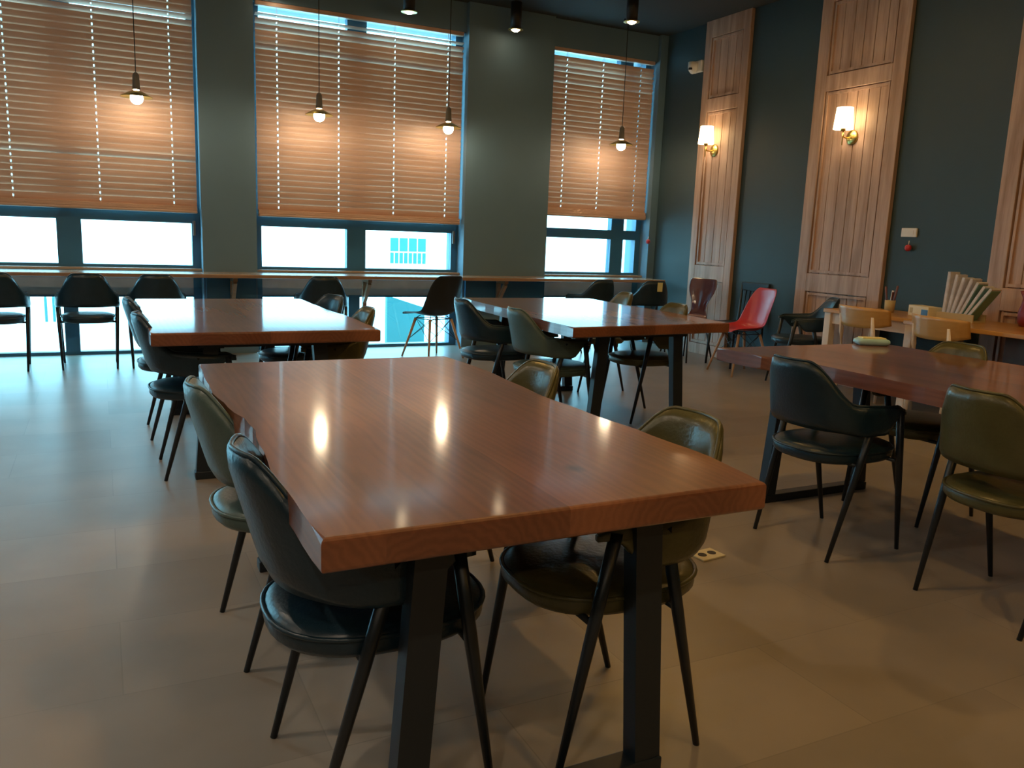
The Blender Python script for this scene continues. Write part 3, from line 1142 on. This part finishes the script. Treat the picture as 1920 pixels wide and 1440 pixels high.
def downlight(label, x, y, group, src=None, lens='lens2'):
    if src:
        return dup(src, (x, y, ZC), 0, label, group)
    root = thing('ceiling_lamp', label, 'ceiling lamp', (x, y, ZC), 0, group)
    new_obj('housing', lathe(bmesh.new(), [(0, -.001), (.058, -.001), (.058, -.265), (.050, -.265), (.050, -.245), (0, -.245)], 28, cap=False), MAT['lampblack'], root, True)
    new_obj('rim', lathe(bmesh.new(), [(.050, -.262), (.078, -.266), (.080, -.270), (.076, -.273), (.050, -.272)], 32, cap=False), MAT['brass'], root, True)
    new_obj('lens', lathe(bmesh.new(), [(0, -.290), (.025, -.286), (.042, -.274), (.049, -.262), (.049, -.250)], 24, cap=False), MAT[lens], root, True)
    return root


GL = 'cylinder lamps on the dark ceiling'
dl = downlight('lit ceiling lamp cut by the top edge above the second blind', 1.60, 8.30, GL)
downlight('lit ceiling lamp above the right part of the second blind', 2.80, 8.13, GL, dl)
downlight('lit ceiling lamp above the wide pillar beside the second blind', 3.97, 8.15, GL, dl)
downlight('lit ceiling lamp above the narrow corner blind', 4.77, 7.20, GL, dl)
# unseen lamps added above the frame, standing in for the room's lighting
big = {}
for x in (-3.2, -0.9, 1.6, 4.2):
    for y in (5.4, 2.6, -0.4, -3.0):
        side = 'lens' if x > 0 else 'lens3'
        big[side] = downlight('added stand-in ceiling lamp over the dining floor, above the frame', x, y, 'added ceiling lamps above the frame', big.get(side), side)

# ------------------------------------------------------------------ small things on the walls and floor
cc = thing('security_camera', 'small white dome security camera on the right wall near the corner', 'camera', (XR, 7.80, 3.17))
new_obj('mount', bx(-.05, 0, -.10, .06, -.055, .07, .012), MAT['white'], cc)
new_obj('dome', lathe(bmesh.new(), [(0, -.075), (.022, -.068), (.045, -.04), (.055, 0), (.055, .05), (0, .06)], 24, (-.085, 0, 0), False), MAT['white'], cc, True)
new_obj('lens', lathe(bmesh.new(), [(0, 0), (.022, 0), (.022, .02), (0, .02)], 20, (-.128, -.015, -.035), False), MAT['blackplastic'], cc, True)

pl_ = thing('wall_plate', 'small white plate on the dark green wall above a red tag', 'wall plate', (XR, 4.82, 1.395))
new_obj('plate', bx(-.018, 0, -.075, .075, -.035, .040, .005), MAT['white'], pl_)
new_obj('key', bx(-.022, -.018, -.045, .005, -.015, .02, .002), MAT['white'], pl_)


def red_tag(label, x, y, z):
    root = thing('hanging_tag', label, 'tag', (x, y, z), 0, 'small red tags on the walls')
    new_obj('disc', lathe(bmesh.new(), [(0, -.028), (.016, -.024), (.026, -.010), (.027, .008), (.018, .024), (0, .028)], 20, cap=False), MAT['redtag'], root, True)
    new_obj('string', tube(bmesh.new(), [(0, 0, .026), (.004, 0, .06)], .004, 6), MAT['cord'], root, True)
    return root


red_tag('small round red tag on the dark green wall under the white plate', XR - .028, 4.80, 1.27)
red_tag('small red tag hanging beside the corner window', 5.97, YP - .03, 1.235)

fo = thing('floor_outlet', 'white square outlet plate set in the floor', 'outlet', (2.15, 2.465, 0), 0.1)
new_obj('plate', bx(-.062, .062, -.045, .045, 0, .008, .002), MAT['cream'], fo)
for s in (-1, 1):
    new_obj('socket', lathe(bmesh.new(), [(0, .0075), (.018, .0075), (.018, .0095), (0, .0095)], 20, (s * .026, 0, 0), False), MAT['ink'], fo)

wp = thing('wet_wipes_pack', 'mint and yellow wet wipes pack on the right-hand slab table', 'wipes', (3.64, 3.03, .7505), -0.45)
wp.scale = (.70, .75, .9)
bm = bmesh.new()
grid_t = []
n = 12
for s, (zz) in ((0, 0.0),):
    pass
prof = [(.84, 0.0), (1.0, .014), (.97, .030), (.80, .038)]
rings = []
for f, z in prof:
    ring = []
    for k in range(32):
        a = 2 * PI * k / 32
        c, s_ = math.cos(a), math.sin(a)
        ring.append(bm.verts.new((f * .125 * math.copysign(abs(c) ** .35, c), f * .065 * math.copysign(abs(s_) ** .35, s_), z)))
    rings.append(ring)
for i in range(3):
    for k in range(32):
        bm.faces.new((rings[i][k], rings[i][(k + 1) % 32], rings[i + 1][(k + 1) % 32], rings[i + 1][k]))
bm.faces.new(rings[0][::-1])
bm.faces.new(rings[-1])
new_obj('pack', bm, MAT['mint'], wp, True)
new_obj('lid', bx(-.09, .09, -.045, .045, .034, .044, .004), MAT['yellow'], wp)

# things on the white-legged table and the desk
cup = thing('pen_cup', 'small glass cup of pens on the pale-legged table', 'cup', (5.76, 4.66, .745))
new_obj('cup', lathe(bmesh.new(), [(0, 0), (.036, 0), (.042, .10), (.039, .10), (.034, .006), (0, .006)], 24, cap=False), MAT['tan'], cup, True)
for k, (dx, dy, tx, ty, ln, mm, lb) in enumerate(((-.010, .012, -.03, .05, .20, 'purple', 'dusky purple pen leaning left in the pen cup'),
                                                  (.008, -.012, .02, -.06, .21, 'purple', 'dusky pen leaning right in the pen cup, the taller one'),
                                                  (.010, .014, .03, -.02, .17, 'white', 'white pen upright in the pen cup'),
                                                  (-.006, -.012, -.02, -.04, .16, 'mahogany', 'reddish pen low in the pen cup'))):
    o = new_obj('pen', tube(bmesh.new(), [(0, 0, 0), (tx * .5, ty * .5, ln)], [.006, .009], 10), MAT[mm], None, True, (5.76 + dx, 4.66 + dy, .753))
    tag(o, lb, 'pen', 'pens in the cup')
o = new_obj('notepad', bx(-.05, .05, -.04, .04, 0, .022, .003), MAT['yellow'], None, False, (5.62, 4.62, .745), .3)
tag(o, 'small pale yellow pad beside the pen cup', 'notepad')

tb = thing('tissue_box', 'cream box with a blue mark beside the newspapers', 'box', (5.72, 4.30, .745), -0.35)
new_obj('box', bx(-.06, .06, -.13, .13, 0, .085, .004), MAT['cream'], tb)
new_obj('blue_label', bx(-.0625, -.0595, -.125, -.045, .02, .062), MAT['blue'], tb)
new_obj('grey_label', bx(-.0625, -.0595, .07, .105, .025, .065), MAT['tan'], tb)

nb = thing('paper_stand', 'tan cardboard stand holding the fanned newspapers', 'stand', (5.72, 4.02, .7455), 0)
bm = bmesh.new()
box(bm, -.075, .075, -.17, .13, 0, .012)
box(bm, -.075, -.066, -.17, .13, .012, .060)
box(bm, .066, .075, -.17, .13, .012, .060)
new_obj('tray', bm, MAT['tan'], nb)
labels = ['pinkish newspaper standing upright, leftmost of the fanned papers', 'pale newspaper second from the left in the fanned papers',
          'grey newspaper in the middle of the fanned papers, left of the leaning ones', 'white newspaper at the centre of the fan, leaning right',
          'newspaper with a green edge, third from the right in the fan', 'grey-green newspaper, second from the right in the fan',
          'green-edged newspaper leaning furthest right, in front of the red vase']
for k, lb in enumerate(labels):
    lean = math.radians(2 + k * 5.6)
    yb_ = 4.11 - k * .030
    root = thing('newspaper', lb, 'newspaper', (5.72 + .004 * (k % 2), yb_, .760), 0, 'newspapers fanned in the stand')
    h_, t_ = .345 - .006 * (k % 3) - .008 * k, .020
    bm = bmesh.new()
    d = Vector((0, -math.sin(lean), math.cos(lean)))
    a = Vector((0.05, 0, 0)) + d * .006
    rbar(bm, d * .008, d * h_, .11, t_, (1, 0, 0))
    new_obj('pages', bm, MAT['paper'], root)
    bm = bmesh.new()
    nrm = Vector((0, math.cos(lean), math.sin(lean)))
    rbar(bm, d * .010 - nrm * (t_ / 2 + .003), d * (h_ - .012) - nrm * (t_ / 2 + .003), .105, .004, (1, 0, 0))
    new_obj('cover', bm, MAT['greenpaper'] if k >= 4 else MAT['paper'], root)
vs = thing('vase', 'dark red vase behind the leaning newspapers at the right edge', 'vase', (5.92, 3.60, .746))
new_obj('body', lathe(bmesh.new(), [(0, 0), (.07, 0), (.085, .03), (.088, .10), (.072, .16), (.068, .20), (.092, .25), (.088, .25), (.062, .20), (0, .19)], 28, cap=False), MAT['darkred'], vs, True)
o = new_obj('cardboard_box', bx(-.07, .07, -.09, .09, 0, .17, .004), MAT['tan'], None, False, (5.93, 3.38, .7465))
tag(o, 'tan cardboard box right of the red vase, at the right edge', 'box')

# ------------------------------------------------------------------ outside
struct(new_obj('ground', bx(-60, 70, YW + .3, 75, -.75, -.5), MAT['asphalt']))
bd = thing('street_building', 'pale building across the yard with a grid of blue windows', 'building', (0, 33, -.5))
new_obj('facade', bx(-30, 40, 0, 6, 0, 12), MAT['facade'], bd)
for k in range(4):
    x = 10.70 + k * .40
    new_obj('window', bx(x, x + .34, -.03, .02, .92, 1.46), MAT['teal'], bd)
for k in range(8):
    x = 10.70 + k * .20
    new_obj('window', bx(x, x + .14, -.03, .02, .42, .86), MAT['teal'], bd)
sh = thing('glass_shelter', 'blue-tinted sloping screen standing outside the second window', 'shelter', (4.17, 12.2, -.5))
bm = bmesh.new()
vsx = [(-.27, 0), (.34, 0), (.34, .58), (-.27, .77)]
fr = [bm.verts.new((x, -.05, z)) for x, z in vsx]
bk = [bm.verts.new((x, .05, z)) for x, z in vsx]
bm.faces.new(fr)
bm.faces.new(bk[::-1])
for k in range(4):
    bm.faces.new((fr[k], bk[k], bk[(k + 1) % 4], fr[(k + 1) % 4]))
new_obj('screen', bm, MAT['teal'], sh)
for x, y, lb in ((-.88, 16, 'blue bollard outside the left window, left one of a close pair'), (-.76, 16, 'blue bollard outside the left window, right one of a close pair'), (-1.97, 15, 'blue bollard outside at the far left edge')):
    o = new_obj('bollard', lathe(bmesh.new(), [(.022, 0), (.022, .40), (.016, .43), (.0, .44)], 14, cap=False), MAT['teal'], None, True, (x, y, -.5))
    tag(o, lb, 'bollard')
